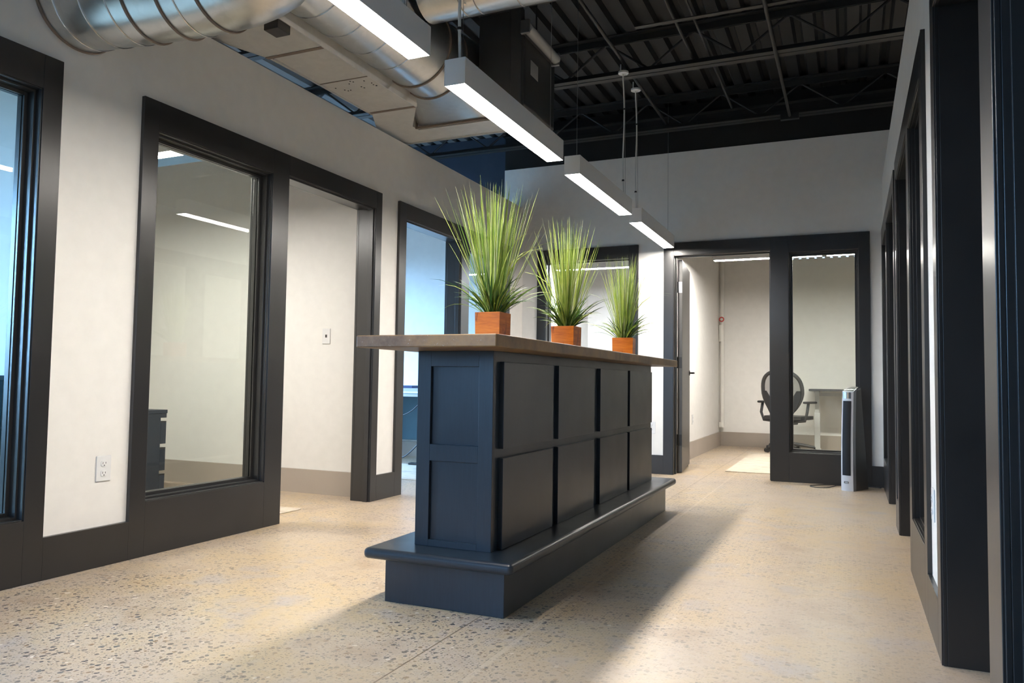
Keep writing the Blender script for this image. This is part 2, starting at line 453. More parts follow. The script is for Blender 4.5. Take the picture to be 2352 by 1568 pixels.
m.build('window_frame', 'trim', t)
MB().box(-3.05, -2.60, -2.652, -2.648, 1.15, 2.55).build('glass_pane', 'glass', t)
# rooms behind the end wall
struct('wall_partition', MB().box(-3.42, -3.29, YB+.0, 10.19, 0, 3.166), 'wall', 'bright side wall inside the doorway behind the two smaller plants', 'wall')
struct('wall_partition', MB().box(-3.29, -1.85, 10.07, 10.19, 0, 3.166), 'wall', 'far wall inside the doorway behind the two smaller plants', 'wall')
struct('wall_partition', MB().box(-1.85, -1.745, YB+T, 11.47, 0, 3.166), 'wall', 'office side wall behind the open grey door', 'wall')
struct('wall_partition', MB().box(-1.85, 1.7, 11.47, 11.59, 0, 3.166), 'wall', 'office far wall behind the mesh chair', 'wall')
struct('wall_partition', MB().box(1.55, 1.67, YB+T, 11.47, 0, 3.166), 'wall', 'right side wall of the office with the mesh chair', 'wall')
struct('wall_front', MB().box(-6.82, -3.1, -2.7, -2.6, 0, ZD).box(-2.55, 3.4, -2.7, -2.6, 0, ZD).box(-3.1, -2.55, -2.7, -2.6, 0, 1.1).box(-3.1, -2.55, -2.7, -2.6, 2.6, ZD), 'wall', 'wall behind the camera closing the corridor', 'wall')
struct('wall_outer', MB().box(3.28, 3.4, -2.6, 11.7, 0, ZD), 'wall', 'outer wall of the dark rooms on the right', 'wall')
struct('wall_outer', MB().box(-6.82, 3.4, 11.6, 11.7, 0, ZD), 'wall', 'outer wall behind the back offices', 'wall')
mb = MB()
mb.box(-5.9, -3.346, 4.852, 4.872, 0, .181)
struct('baseboard_office', mb, 'base_grey', 'greige baseboard in the office beside the white outlet', 'baseboard')
mb = MB(); mb.box(-6.7, -3.42, 7.76, 7.78, 0, .170)
struct('baseboard_office', mb, 'base_grey', 'greige baseboard in the blue office behind the big plant', 'baseboard')
mb = MB(); mb.box(-1.745, -1.725, YB+T, 11.45, 0, .20); mb.box(-1.745, 1.55, 11.45, 11.47, 0, .20)
struct('baseboard_office', mb, 'base_grey', 'greige baseboard in the office with the mesh chair', 'baseboard')

# corrugated deck, girder and joists
def deck(x0, x1, y0, y1, p=.159, dep=.044):
    mb = MB(); prof = []; x = x0
    while x < x1:
        prof += [(x, ZD), (x+p*.52, ZD), (x+p*.64, ZD+dep), (x+p*.88, ZD+dep)]; x += p
    prof.append((x, ZD))
    a = [mb.bm.verts.new((px, y0, pz)) for px, pz in prof]; b = [mb.bm.verts.new((px, y1, pz)) for px, pz in prof]
    for k in range(len(prof)-1): mb.face([a[k], a[k+1], b[k+1], b[k]])
    mb.box(x0, x, y0, y1, ZD+dep+.02, ZD+dep+.10)
    return mb
struct('ceiling', deck(-3.34, 3.45, -2.75, 11.75), 'deck_black', 'black corrugated steel roof deck above the corridor', 'ceiling')
struct('ceiling', deck(-6.95, -3.36, -2.75, 11.75), 'deck_grey', 'grey corrugated roof deck above the left offices', 'ceiling')
struct('beam_back', MB().box(-3.42, 3.28, YB+.01, YB+.20, 3.170, ZD).box(-3.42, 3.28, YB-.06, YB+.02, 3.515, 3.527), 'deck_black', 'black steel girder on top of the end wall', 'beam')
ZJ = 3.304
def joist(y, label):
    t = thing('steel_joist', label, 'joist', (-1.5, y, ZJ), 'black bar joists under the roof deck')
    x0, x1 = -6.68, 3.26
    def chord(name, za, zb, zc):
        m = MB()
        for sg in (-1, 1): m.box(x0, x1, y+sg*.064, y+sg*.006, za, zb).box(x0, x1, y+sg*.012, y+sg*.006, min(zb, zc), max(za, zc))
        m.build(name, 'joist_black', t)
    chord('bottom_chord', ZJ, ZJ+.008, ZJ+.052); chord('top_chord', ZD-.010, ZD-.002, ZD-.062)
    m = MB(); x = x0+.08; up = True; path = []
    while x < x1-.05: path.append((x, y, ZD-.045 if up else ZJ+.035)); up = not up; x += .345
    for a, b in zip(path, path[1:]): m.cyl(a, b, .0095, 6)
    m.build('web', 'joist_black', t)
joist(7.25, 'black bar joist nearest the end wall')
joist(5.84, 'black bar joist beside the white lamp canopies')
joist(4.43, 'black bar joist partly behind the silver cross duct')
tag(MB().box(-1.33, 3.2, 5.03, 5.07, 3.304, 3.310).build('bracing_angle', 'joist_black'), 'black steel angle crossing just in front of the canopy joist', 'steel angle')
for (xa, y0, y1, r, lab) in ((-.475, 1.0, 7.16, .013, 'black conduit running to a small box on the last joist'), (-1.60, 3.0, 7.3, .014, 'black conduit that carries the two white canopies'), (-1.085, 2.0, 6.0, .011, 'thin black conduit between the canopies and the boxed conduit'), (-.96, 2.0, 7.04, .010, 'thinnest black conduit beside the middle conduit')):
    z = 3.272 if xa > -.5 else 3.374
    t = thing('ceiling_conduit', lab, 'conduit', (xa, y0, z), 'conduits under the roof deck')
    MB().cyl((xa, y0, z), (xa, y1, z), r, 10).build('pipe', 'joist_black', t, smooth=True)
    if xa > -.5: MB().box(xa-.078, xa+.078, y1-.02, y1+.024, z-.03, z+.02).build('box', 'joist_black', t)

# ------------------------------------------------------------------ reception island
def rbox(mb, x0, x1, y0, y1, z0, z1): return mb.box(x0, x1, y0, y1, z0, z1)
isl = thing('reception_island', 'long slate-blue panelled island with stained concrete top', 'island', (-1.445, 4.024, 0))
MB().box(-1.705, -1.185, 2.657, 5.39, 0, .178).build('plinth', 'island', isl, bevel=.002)
MB().box(-1.766, -1.124, 2.585, 5.462, .176, .2187).build('ledge', 'island', isl, bevel=.018, seg=5)
bx0, bx1, by0, by1, lz, cz = -1.614, -1.275, 2.7265, 5.3233, .2187, .9982
m = MB()
m.box(bx0, bx1-.0, by0+.016, by1-.016, lz, cz)                      # carcass core
px0, px1 = -1.553, -1.337
for ya, yb in ((by0, by0+.016), (by1-.016, by1)):                     # shaker frames on both ends
    m.box(bx0, px0, ya, yb, lz, cz); m.box(px1, bx1, ya, yb, lz, cz)
    for za, zb in ((lz, .245), (.558, .624), (.936, cz)): m.box(px0, px1, ya, yb, za, zb)
m.build('cabinet_body', 'island', isl, bevel=.0012)
for ya in (by0+.0158, by1-.0178):
    for za, zb in ((.245, .558), (.624, .936)):
        MB().box(px0, px1, ya-.001, ya+.003, za, zb).build('end_panel', 'island', isl)
for (ya, yb) in ((2.788, 3.347), (3.415, 3.971), (4.076, 4.644), (4.695, 5.275)):
    for za, zb in ((.2195, .576), (.613, .957)):
        for xa, xb in ((bx1-.001, bx1+.019), (bx0-.019, bx0+.001)):
            MB().box(xa, xb, ya, yb, za, zb).build('side_panel', 'island', isl, bevel=.0015)
MB().box(-1.6947, -1.116, 2.4067, 5.4454, cz+.0003, 1.0436).build('countertop', 'counter', isl, bevel=.004, seg=2)

# ------------------------------------------------------------------ potted grasses
def grass(cx, cy, s, h, top, spread, n, seed, label, lean=0.0, tilt=0.0):
    rng = random.Random(seed)
    z0 = 1.0440
    t = thing('potted_grass', label, 'potted plant', (cx, cy, z0), 'grasses in square wooden pots on the island')
    a = s/2; b = a*.97; w = .010
    zt = z0+h
    R = Matrix.Rotation(tilt, 3, 'Z')
    def L(r, z): return [Vector((cx, cy, z)) + R @ Vector((sx*r, sy*r, 0)) for sx, sy in ((-1,-1),(1,-1),(1,1),(-1,1))]
    m = MB(); m.loft([L(b, z0), L(a, zt), L(a-w, zt), L(b-w, z0+h*.55)], cap=False)
    m.face([m.bm.verts.new(p) for p in L(b, z0)])
    m.build('pot', 'pot_wood', t, bevel=.0012)
    m = MB(); m.loft([L(a-w-.0005, zt-.035), L(a-w-.0005, zt-.012)]); m.build('soil', 'soil', t)
    m = MB()
    def blade(base, az, lean, length, wid, curl, mi):
        seg = 7; p = Vector(base); d = Vector((math.cos(az)*math.sin(lean), math.sin(az)*math.sin(lean), math.cos(lean)))
        side = Vector((-math.sin(az), math.cos(az), 0)); tw = rng.uniform(-1.2, 1.2); side = (Matrix.Rotation(tw, 3, d) @ side)
        prev = None; m.mat(mi)
        for k in range(seg+1):
            f = k/seg; ww = wid*(.7+.9*f if f < .33 else (1-((f-.33)/.67)**3.0)) + .0004
            nrm = d.cross(side)
            row = [m.bm.verts.new(p-side*ww*.5), m.bm.verts.new(p+nrm*ww*.22), m.bm.verts.new(p+side*ww*.5)]
            if prev:
                m.face([prev[0], prev[1], row[1], row[0]]); m.face([prev[1], prev[2], row[2], row[1]])
            prev = row
            p = p + d*(length/seg)
            ax = Vector((-math.sin(az), math.cos(az), 0))
            d = (Matrix.Rotation(curl/seg*(.4+1.2*f), 3, ax) @ d).normalized()
    rb = (a-w)*.72
    L0 = top-zt
    for k in range(n):                                               # tall thin blades
        az = rng.uniform(0, 2*math.pi); q = rng.random()**.6
        bp = (cx+math.cos(az)*rb*q*.9, cy+math.sin(az)*rb*q*.9, zt-.014)
        le = abs(rng.gauss(0, .5))
        lean_a = min(.62, (.03 + .30*q*rng.uniform(.3, 1.25)))*spread
        if rng.random() < .10: lean_a = rng.uniform(.38, .62)*spread
        ln = L0*rng.uniform(.68, 1.03)*(1-.25*max(0, lean_a-.25))
        if rng.random() < .2: ln *= rng.uniform(.55, .9)
        blade(bp, az+rng.gauss(0, .35), lean_a, ln, rng.uniform(.0026, .0046), rng.uniform(-.05, .16), rng.choice([0, 0, 0, 1, 1, 2]))
    for k in range(int(n*.34)):                                      # short arching leaves round the foot
        az = rng.uniform(0, 2*math.pi)
        bp = (cx+math.cos(az)*rb*.95*rng.uniform(.3, 1), cy+math.sin(az)*rb*.95*rng.uniform(.3, 1), zt-.014)
        blade(bp, az+rng.gauss(0, .3), rng.uniform(.25, .85), L0*rng.uniform(.20, .42), rng.uniform(.005, .010), rng.uniform(.4, 1.7), rng.choice([3, 3, 3, 1]))
    for k in range(12):                                              # long drooping outer blades
        az = rng.uniform(0, 2*math.pi)
        bp = (cx+math.cos(az)*rb*.9, cy+math.sin(az)*rb*.9, zt-.014)
        blade(bp, az, rng.uniform(.6, 1.0), L0*rng.uniform(.35, .55), rng.uniform(.003, .005), rng.uniform(.9, 1.7), rng.choice([0, 1, 3]))
    for k in range(4):                                               # bent broken blades
        az = rng.uniform(0, 2*math.pi)
        blade((cx+math.cos(az)*rb*.6, cy+math.sin(az)*rb*.6, zt-.014), az, .12, L0*.85, .004, 2.2, 0)
    m.build('foliage', ['leaf_yellow', 'leaf_mid', 'leaf_pale', 'leaf_dark'], t, recalc=False)
grass(-1.470, 3.131, .122, .1416, 1.79, .80, 270, 3, 'largest green grass in an orange wooden pot, nearest on the island')
grass(-1.400, 3.914, .128, .1340, 1.765, .78, 240, 11, 'middle green grass in an orange wooden pot on the island')
grass(-1.325, 4.797, .132, .1220, 1.71, .66, 190, 23, 'smallest green grass in an orange wooden pot, farthest on the island', tilt=.13)

# ------------------------------------------------------------------ pendant lights
def pendant(label, axis, a0, a1, c, zb, cords, mat='lamp_warm', group='linear pendants over the corridor', w=.105, hgt=.120):
    mid = (a0+a1)/2
    Q = (lambda s, q, z: (c+q, s, z)) if axis == 'y' else (lambda s, q, z: (s, c+q, z))
    loc = Q(mid, 0, zb)
    t = thing('linear_pendant_light', label, 'pendant light', loc, group)
    def bx(mb, s0, s1, q0, q1, z0, z1):
        p, r = Q(s0, q0, z0), Q(s1, q1, z1); return mb.box(p[0], r[0], p[1], r[1], p[2], r[2])
    m = MB(); h = w/2; k = .004
    bx(m, a0, a1, -h, -h+k, zb, zb+hgt); bx(m, a0, a1, h-k, h, zb, zb+hgt); bx(m, a0, a0+k, -h+k, h-k, zb, zb+hgt); bx(m, a1-k, a1, -h+k, h-k, zb, zb+hgt); bx(m, a0+k, a1-k, -h+k, h-k, zb+hgt-k, zb+hgt)
    m.build('housing', 'white_metal', t, bevel=.001)
    m = MB(); bx(m, a0+k+.0005, a1-k-.0005, -h+k+.0005, h-k-.0005, zb+.001, zb+.006); m.build('diffuser', mat, t)
    for kind, s in cords:
        if kind == 'wire':
            MB().cyl(Q(s, 0, zb+hgt), Q(s, 0, ZD-.003), .0015, 6).build('suspension_wire', 'steel_wire', t)
        else:
            ztop, stop = (3.40, s) if kind == 'cord' else kind
            qx = 0
            MB().cyl(Q(s, .012, zb+hgt), Q(stop, .012+qx, ztop+.015), .0013, 6).build('suspension_wire', 'steel_wire', t)
            pts = [Q(s+(stop-s)*z0-.004*math.sin(z0*5), qx*z0-.006*math.sin(z0*7), zb+hgt+(ztop-zb-hgt)*z0) for z0 in [i/14 for i in range(15)]]
            cd = MB().tube(pts, .0075 if kind == 'cord' else .006, 8).build('power_cord', 'cord_white', t, smooth=True)
            for f in (.12, .72):
                q = Vector(pts[round(f*14)]); MB().cyl(q-Vector((0, 0, .006)), q+Vector((0, 0, .006)), .0115 if kind == 'cord' else .0095, 10).build('cable_clip', 'black_plastic', cd)
            if kind != 'cord':
                p = Q(stop, qx, ztop)
                MB().cyl(p, (p[0], p[1], p[2]+.014), .040, 24).build('ceiling_canopy', 'white_plastic', t, bevel=.003, smooth=True)
                MB().cyl((p[0]-.022, p[1], p[2]+.0145), (p[0]-.022, p[1], 3.362), .005, 8).build('canopy_stem', 'white_plastic', t)
    return t
LX = -1.6006; ZL = 2.192
pendant('white linear pendant light cut by the top of the picture', 'y', 1.391, 2.663, LX, ZL, [('wire', 1.5), ('cord', 2.54)])
pendant('white linear pendant light hung in front of the metal duct boot', 'y', 2.969, 4.245, LX, ZL, [('cord', 3.02), ('wire', 4.16)])
pendant('white linear pendant light above the middle grass plant', 'y', 4.5495, 5.8216, LX, ZL, [('wire', 4.64), ((3.285, 5.73), 5.765)])
pendant('white linear pendant light nearest the end wall', 'y', 6.119, 7.390, LX, ZL, [((3.285, 6.11), 6.15), ('wire', 7.345)])
pendant('linear light inside the office beside the white outlet', 'x', -5.0, -3.77, 3.44, 2.25, [('wire', -4.9), ('wire', -3.9)], 'lamp_office', group=None)
pendant('linear light inside the doorway behind the two smaller plants', 'x', -3.20, -2.03, 8.6, 2.21, [('wire', -3.1), ('wire', -2.1)], 'lamp_cool', group=None)
pendant('linear light above the open grey door of the back office', 'x', -1.43, -.274, 9.02, 2.30, [('wire', -1.3), ('wire', -.4)], 'lamp_office', group='linear lights in the back office')
pendant('linear light above the tower heater in the back office', 'x', -.229, .927, 9.02, 2.30, [('wire', -.1), ('wire', .8)], 'lamp_office', group='linear lights in the back office')

# ------------------------------------------------------------------ ducts and air handler
def bez(p0, p1, p2, p3, n):
    p0, p1, p2, p3 = map(Vector, (p0, p1, p2, p3)); r = []
    for i in range(n+1):
        f = i/n; g = 1-f; r.append(p0*g**3+p1*3*g*g*f+p2*3*g*f*f+p3*f**3)
    return r
RD = .208
t = thing('round_duct', 'fat galvanised round duct coming out of the left wall', 'duct', (-2.6, 2.36, 2.56))
path = [Vector((-3.1945, 2.325, 2.556))] + bez((-3.15, 2.325, 2.556), (-2.85, 2.33, 2.545), (-2.55, 2.43, 2.555), (-2.30, 2.40, 2.56), 14) + bez((-2.24, 2.395, 2.565), (-2.0, 2.38, 2.59), (-1.98, 2.36, 2.9), (-1.98, 2.36, 3.62), 10)
MB().tube(path, RD, 56, caps=False).build('duct_shell', 'galv', t, smooth=True)
def at_x(x):
    for a, b in zip(path, path[1:]):
        if a.x <= x <= b.x: return a.lerp(b, (x-a.x)/(b.x-a.x)), (b-a)
for x in (-3.10, -2.98, -2.86, -2.54):
    c, d = at_x(x); MB().ring(c, d, RD+.001, .0035, 56).build('seam_band', 'seam', t, smooth=True)
for x in (-3.180, -2.78, -2.62, -2.42):
    c, d = at_x(x); MB().ring(c, d, RD+.002, .007, 56).build('sealant_band', 'sealant', t, smooth=True)

t = thing('metal_ductwork', 'galvanised spiral duct and flat beige plenum running along the left wall top', 'duct', (-2.7, 3.4, 3.0))
XD, ZDU, R2 = -2.55, 3.02, .253
MB().tube([(XD, 1.2, ZDU), (XD, 4.42, ZDU)], R2, 56, caps=False).build('duct_shell', 'galv', t, smooth=True)
for y in [2.46+.24*k for k in range(7)]: MB().ring((XD, y, ZDU), (.06, 1, 0), R2+.001, .0035, 56).build('seam_band', 'seam', t, smooth=True)
for y in (4.20, 4.42): MB().ring((XD, y, ZDU), (0, 1, 0), R2+.002, .008, 56).build('sealant_band', 'sealant', t, smooth=True)
m = MB(); NN = 48; ra = []; rb = []
sx0, sx1, sz0, sz1 = -2.955, -2.335, 2.770, 3.26
for k in range(NN):
    an = 2*math.pi*(k+.5)/NN; cx_, cz_ = math.cos(an), math.sin(an)
    ra.append((XD+R2*cx_, 4.42, ZDU+R2*cz_))
    q = max(abs(cx_), abs(cz_)); ux, uz = cx_/q, cz_/q
    rb.append(((sx0+sx1)/2+ux*(sx1-sx0)/2, 4.90, (sz0+sz1)/2+uz*(sz1-sz0)/2))
m.loft([ra, rb, [(x, 4.945, z) for x, y, z in rb]], cap=False)
m.build('square_boot', 'galv', t, smooth=True)
MB().box(sx0-.006, sx1+.006, 4.90, 4.915, sz0-.012, sz0).box(sx0-.006, sx1+.006, 4.90, 4.915, sz1, sz1+.012).box(sx0-.012, sx0, 4.90, 4.915, sz0-.012, sz1+.012).build('flange', 'sealant', t)

zp = 2.762
MB().prism([(-3.36, 2.72), (-2.72, 2.72), (-2.72, 4.50), (-2.965, 4.86), (-2.965, 4.95), (-2.325, 4.95), (-2.325, 5.20), (-3.30, 5.20), (-3.275, 4.86), (-3.095, 4.52), (-3.13, 3.50), (-3.24, 3.20), (-3.36, 3.05)], zp, 3.18).build('plenum_body', 'galv_flat', t)
for b in ((-3.135, -2.72, 3.475, 3.50, zp-.004, zp+.001), (-3.095, -2.72, 4.49, 4.515, zp-.004, zp+.001), (-3.11, -2.72, 3.93, 3.937, zp-.003, zp+.001)):
    MB().box(*b).build('joint_strip', 'sealant', t)
for b in ((-3.305, -2.320, 5.195, 5.203, zp-.012, zp+.02), (-2.722, -2.715, 2.72, 4.50, zp-.010, zp+.02), (-3.10, -3.092, 3.5, 4.52, zp-.010, zp+.015)):
    MB().box(*b).build('lip', 'galv', t)
rg = random.Random(5)
for k in range(14):
    MB().obox((rg.uniform(-3.05, -2.76), 3.96+rg.uniform(.0, .14), zp-.001), (.008, .008, .003), rg.random()).build('screw_head', 'slot', t)
tag(MB().box(-2.815, -2.722, 3.10, 3.20, zp-.055, zp-.0005).build('junction_box', 'black_plastic', bevel=.003), 'small black box under the beige plenum', 'junction box')

t = thing('cross_duct', 'silver round duct crossing the top of the picture', 'duct', (-2.0, 3.9, 3.2))
CY, CZ, R3 = 3.872, 3.17, .172
MB().tube([(-2.275, CY, CZ), (-1.0, CY, CZ)], R3, 48, caps=True).build('duct_shell', 'galv', t, smooth=True)
for x in (-2.02, -1.93, -1.68): MB().ring((x, CY, CZ), (1, 0, 0), R3+.001, .004, 48).build('seam_band', 'seam', t, smooth=True)
for x, an in ((-1.985, -2.05), (-1.94, -2.2), (-1.70, -2.0)): MB().cyl((x, CY+math.cos(an)*(R3-.002), CZ+math.sin(an)*(R3-.002)), (x, CY+math.cos(an)*(R3+.010), CZ+math.sin(an)*(R3+.010)), .007, 8).build('bolt', 'chrome', t)

t = thing('air_handler', 'black boxy air handler hung behind the near pendants', 'air handler', (-2.2, 5.0, 2.7))
MB().box(-2.295, -2.02, 4.60, 5.19, 2.70, 3.36).box(-2.05, -1.97, 4.575, 4.625, 2.70, 3.36).build('cabinet', 'hvac_black', t, bevel=.006)
MB().box(-2.02, -1.965, 4.60, 5.20, 2.70, 3.30).build('access_panel', 'hvac_black', t, bevel=.05, seg=5)
for hx_, hy_ in ((-2.24, 4.7), (-2.24, 5.1), (-2.08, 4.7), (-2.08, 5.1)): MB().cyl((hx_, hy_, 3.35), (hx_, hy_, ZD), .006, 8).build('hanger_rod', 'joist_black', t)
MB().box(-1.966, -1.9635, 4.722, 4.855, 2.953, 3.055).build('label_plate', 'paper', t)
t = thing('strip_light', 'unlit clear tube light on the side of the black air handler', 'strip light', (-1.94, 4.83, 3.19))
MB().box(-1.962, -1.945, 4.56, 5.10, 3.17, 3.235).build('backplate', 'dark_grey_plastic', t)
MB().tube([(-1.925, 4.56, 3.20), (-1.925, 5.10, 3.20)], .035, 16).build('lens', 'lens', t, smooth=True)
for y in (4.545, 5.105): MB().box(-1.962, -1.90, y-.012, y+.012, 3.155, 3.245).build('end_clip', 'steel_wire', t, bevel=.004)

# ------------------------------------------------------------------ outlets and switches
def plate(name, label, cat, c, nrm, kind, size=(.078, .118), group=None):
    t = thing(name, label, cat, c, group)
    n = Vector(nrm); s = Vector((0, 0, 1)).cross(n)
    def bx(m, u0, u1, z0, z1, d0, d1):
        p = Vector(c)+s*u0+n*d0; q = Vector(c)+s*u1+n*d1
        return m.box(p.x, q.x, p.y, q.y, c[2]+z0, c[2]+z1)
    w, h = size[0]/2, size[1]/2
    bx(MB(), -w, w, -h, h, .0003, .006).build('cover_plate', 'white_plastic', t, bevel=.003, seg=3)
    if kind == 'duplex':
        for zc in (-.0225, .0225):
            m = MB(); N = 24; loop = []
            for k in range(N):
                a = 2*math.pi*k/N; loop.append((max(-.0165, min(.0165, .0185*math.cos(a))), max(-.0135, min(.0135, .0165*math.sin(a)))))
            m.loft([[Vector(c)+s*u+n*d+Vector((0, 0, zc+z)) for u, z in loop] for d in (.005, .0085)])
            r = m.build('receptacle', 'white_plastic', t, bevel=.0006)
            m = MB()
            bx(m, -.0085, -.0060, zc-.002, zc+.008, .0083, .0088); bx(m, .0060, .0085, zc-.001, zc+.007, .0083, .0088)
            bx(m, -.0025, .0025, zc-.0105, zc-.0055, .0083, .0088)
            m.build('slots', 'slot', r)
    else:
        bx(MB(), -.008, .008, -.010, .012, .005, .0075).build('jack', 'dark_grey_plastic', t)
    return t
plate('wall_outlet', 'white duplex outlet on the near left wall', 'outlet', (XL, 2.553, .449), (1, 0, 0), 'duplex')
plate('wall_outlet', 'white duplex outlet inside the office behind the glass', 'outlet', (-4.475, 4.872, .456), (0, -1, 0), 'duplex', (.075, .12))
plate('wall_outlet', 'white duplex outlet on the end wall beside the island', 'outlet', (-1.795, YB, .447), (0, -1, 0), 'duplex')
plate('wall_outlet', 'white duplex outlet on the right wall between dark doorways', 'outlet', (XR, 3.20, .455), (-1, 0, 0), 'duplex')
plate('wall_outlet', 'white duplex outlet low on the office wall behind the open grey door', 'outlet', (-1.745, 9.40, .455), (1, 0, 0), 'duplex')
plate('wall_jack', 'white jack plate on the office wall seen through the doorway', 'wall plate', (-3.705, 4.872, 1.209), (0, -1, 0), 'jack', (.074, .119))

# ------------------------------------------------------------------ open door of the back office
hx, hy = -1.572, 7.690
d = thing('door_1', 'grey office door standing open at the end wall', 'door', (hx, hy, 0), kind='structure')
ang = math.radians(96)
DR = Matrix.Rotation(ang, 3, 'Z')
def dloc(u, v, z): 
    p = DR @ Vector((u, -v, 0)); return (hx+p.x, hy+p.y, z)
def dbox(m, u0, u1, v0, v1, z0, z1):
    m.loft([[dloc(u, v, z) for u, v in ((u0, v0), (u1, v0), (u1, v1), (u0, v1))] for z in (z0, z1)]); return m
leaf_ = dbox(MB(), 0, .885, 0, .043, .010, 2.118).build('door_panel', 'door_grey', d, bevel=.002)
for z in (.326, 1.09, 1.843):
    m = MB(); dbox(m, -.003, 0, .002, .040, z-.055, z+.055); m.cyl(dloc(-.008, -.004, z-.055), dloc(-.008, -.004, z+.055), .007, 10)
    m.build('hinge', 'hinge_steel' if z > 1.5 else 'black_metal', d)
m = MB()
for v in (.0432, -.0002):
    sg = -1 if v < .02 else 1
    m.cyl(dloc(.825, v, 1.0), dloc(.825, v+sg*.008, 1.0), .027, 20); m.cyl(dloc(.825, v, 1.0), dloc(.825, v+sg*.055, 1.0), .009, 12)
    m.cyl(dloc(.83, v+sg*.052, 1.0), dloc(.72, v+sg*.052, 1.0), .008, 12)
m.build('lever_handle', 'black_metal', d, smooth=True)

# ------------------------------------------------------------------ tower heater
hr = math.radians(-27)
hc = Vector((.018, 7.235, 0))
t = thing('tower_heater', 'silver and black tower heater standing by the end wall', 'heater', hc)
HR = Matrix.Rotation(hr, 3, 'Z')
def hp(x, y, z): return hc + HR @ Vector((x, y, 0)) + Vector((0, 0, z))
def prof(f):                               # half width, front y, back y at height fraction f
    return .050-.004*f, -.105-.012*math.sin(math.pi*(1-f)*.9)+.020*f, (.165-.105*f)
def shell(y_of, grow=0, zs=None):
    loops = []
    for f in [i/14 for i in range(15)]:
        w, yf, yb = prof(f); z = f*.835
        a, b = y_of(yf, yb)
        r = []
        for k in range(13):
            q = -1+2*k/12; r.append(hp(q*(w+grow), a-.014*(1-q*q)*(1 if a == yf else 0), z+(0 if f < 1 else .0)))
        for k in range(13):
            q = 1-2*k/12; r.append(hp(q*(w+grow)*.92, b+.012*(1-q*q), z+(0 if f < 1 else .025)))
        loops.append(r)
    return loops
MB().loft(shell(lambda yf, yb: (yf+.055, yb))).build('rear_shell', 'heater_dark', t, smooth=True)
MB().loft(shell(lambda yf, yb: (yf, yf+.060), .003)).build('front_shell', 'silver', t, smooth=True)
m = MB(); rows = []
for i in range(25):
    f = .155+(.905-.155)*i/24; w, yf, yb = prof(f); z = f*.835
    wv = .036
    rows.append([hp(q*wv, yf-.014*(1-(q*wv/(w+.003))**2)-.0022, z) for q in [-1+2*k/10 for k in range(11)]])
vs = [[m.bm.verts.new(p) for p in r] for r in rows]
for a, b in zip(vs, vs[1:]):
    for k in range(10): m.face([a[k], a[k+1], b[k+1], b[k]])
m.build('grille', 'heater_black', t, smooth=True)
m = MB(); w, yf, yb = prof(.96)
m.loft([[hp(q*.032, yf-.0165+(0 if q*q < .9 else .003), z) for q in (-1, -.5, 0, .5, 1)]+[hp(q*.032, yf-.008, z) for q in (1, .5, 0, -.5, -1)] for z in (.775, .828)])
m.build('control_display', 'chrome', t, smooth=True)
w, yf, yb = prof(1)
m = MB(); m.loft([[hp(x, y, z) for x, y, z in ((-.046, yf+.002, .836), (.046, yf+.002, .836), (.042, yb-.004, .866), (-.042, yb-.004, .866))], [hp(x, y, z) for x, y, z in ((-.040, yf+.010, .846), (.040, yf+.010, .846), (.036, yb-.012, .876), (-.036, yb-.012, .876))]])
m.build('top_cap', 'chrome', t, bevel=.004, smooth=True)
m = MB(); w, yf, yb = prof(.085); zz = .072
for x0, x1, z0, z1 in ((-.018, .018, zz+.006, zz+.008), (-.018, .018, zz-.008, zz-.006), (-.018, -.016, zz-.006, zz+.006), (.016, .018, zz-.006, zz+.006)):
    m.loft([[hp(x, y, z) for x, y in ((x0, yf-.0185), (x1, yf-.0185), (x1, yf-.010), (x0, yf-.010))] for z in (z0, z1)])
m.build('badge', 'dark_grey_plastic', t)
pts = [hp(.02, .170, .03), hp(.0, .24, .006), (.02, 7.465, .006), (-.10, 7.455, .006), (-.14, 7.36, .006), (-.19, 7.23, .006), (-.27, 7.21, .006), (-.325, 7.25, .006), (-.315, 7.33, .006), (-.20, 7.44, .006), (-.06, 7.478, .006), (.10, 7.478, .006), (.20, 7.46, .006), (.235, 7.42, .008)]
def smooth_path(p, n=6):
    p = [Vector(q) for q in p]; r = []
    for i in range(len(p)-1):
        a, b, c, e = p[max(i-1, 0)], p[i], p[i+1], p[min(i+2, len(p)-1)]
        for k in range(n):
            f = k/n; r.append(.5*((2*b)+(c-a)*f+(2*a-5*b+4*c-e)*f*f+(3*b-a-3*c+e)*f**3))
    return r+[p[-1]]
MB().tube(smooth_path(pts), .0038, 8).build('power_cord', 'cord_dark', t, smooth=True)

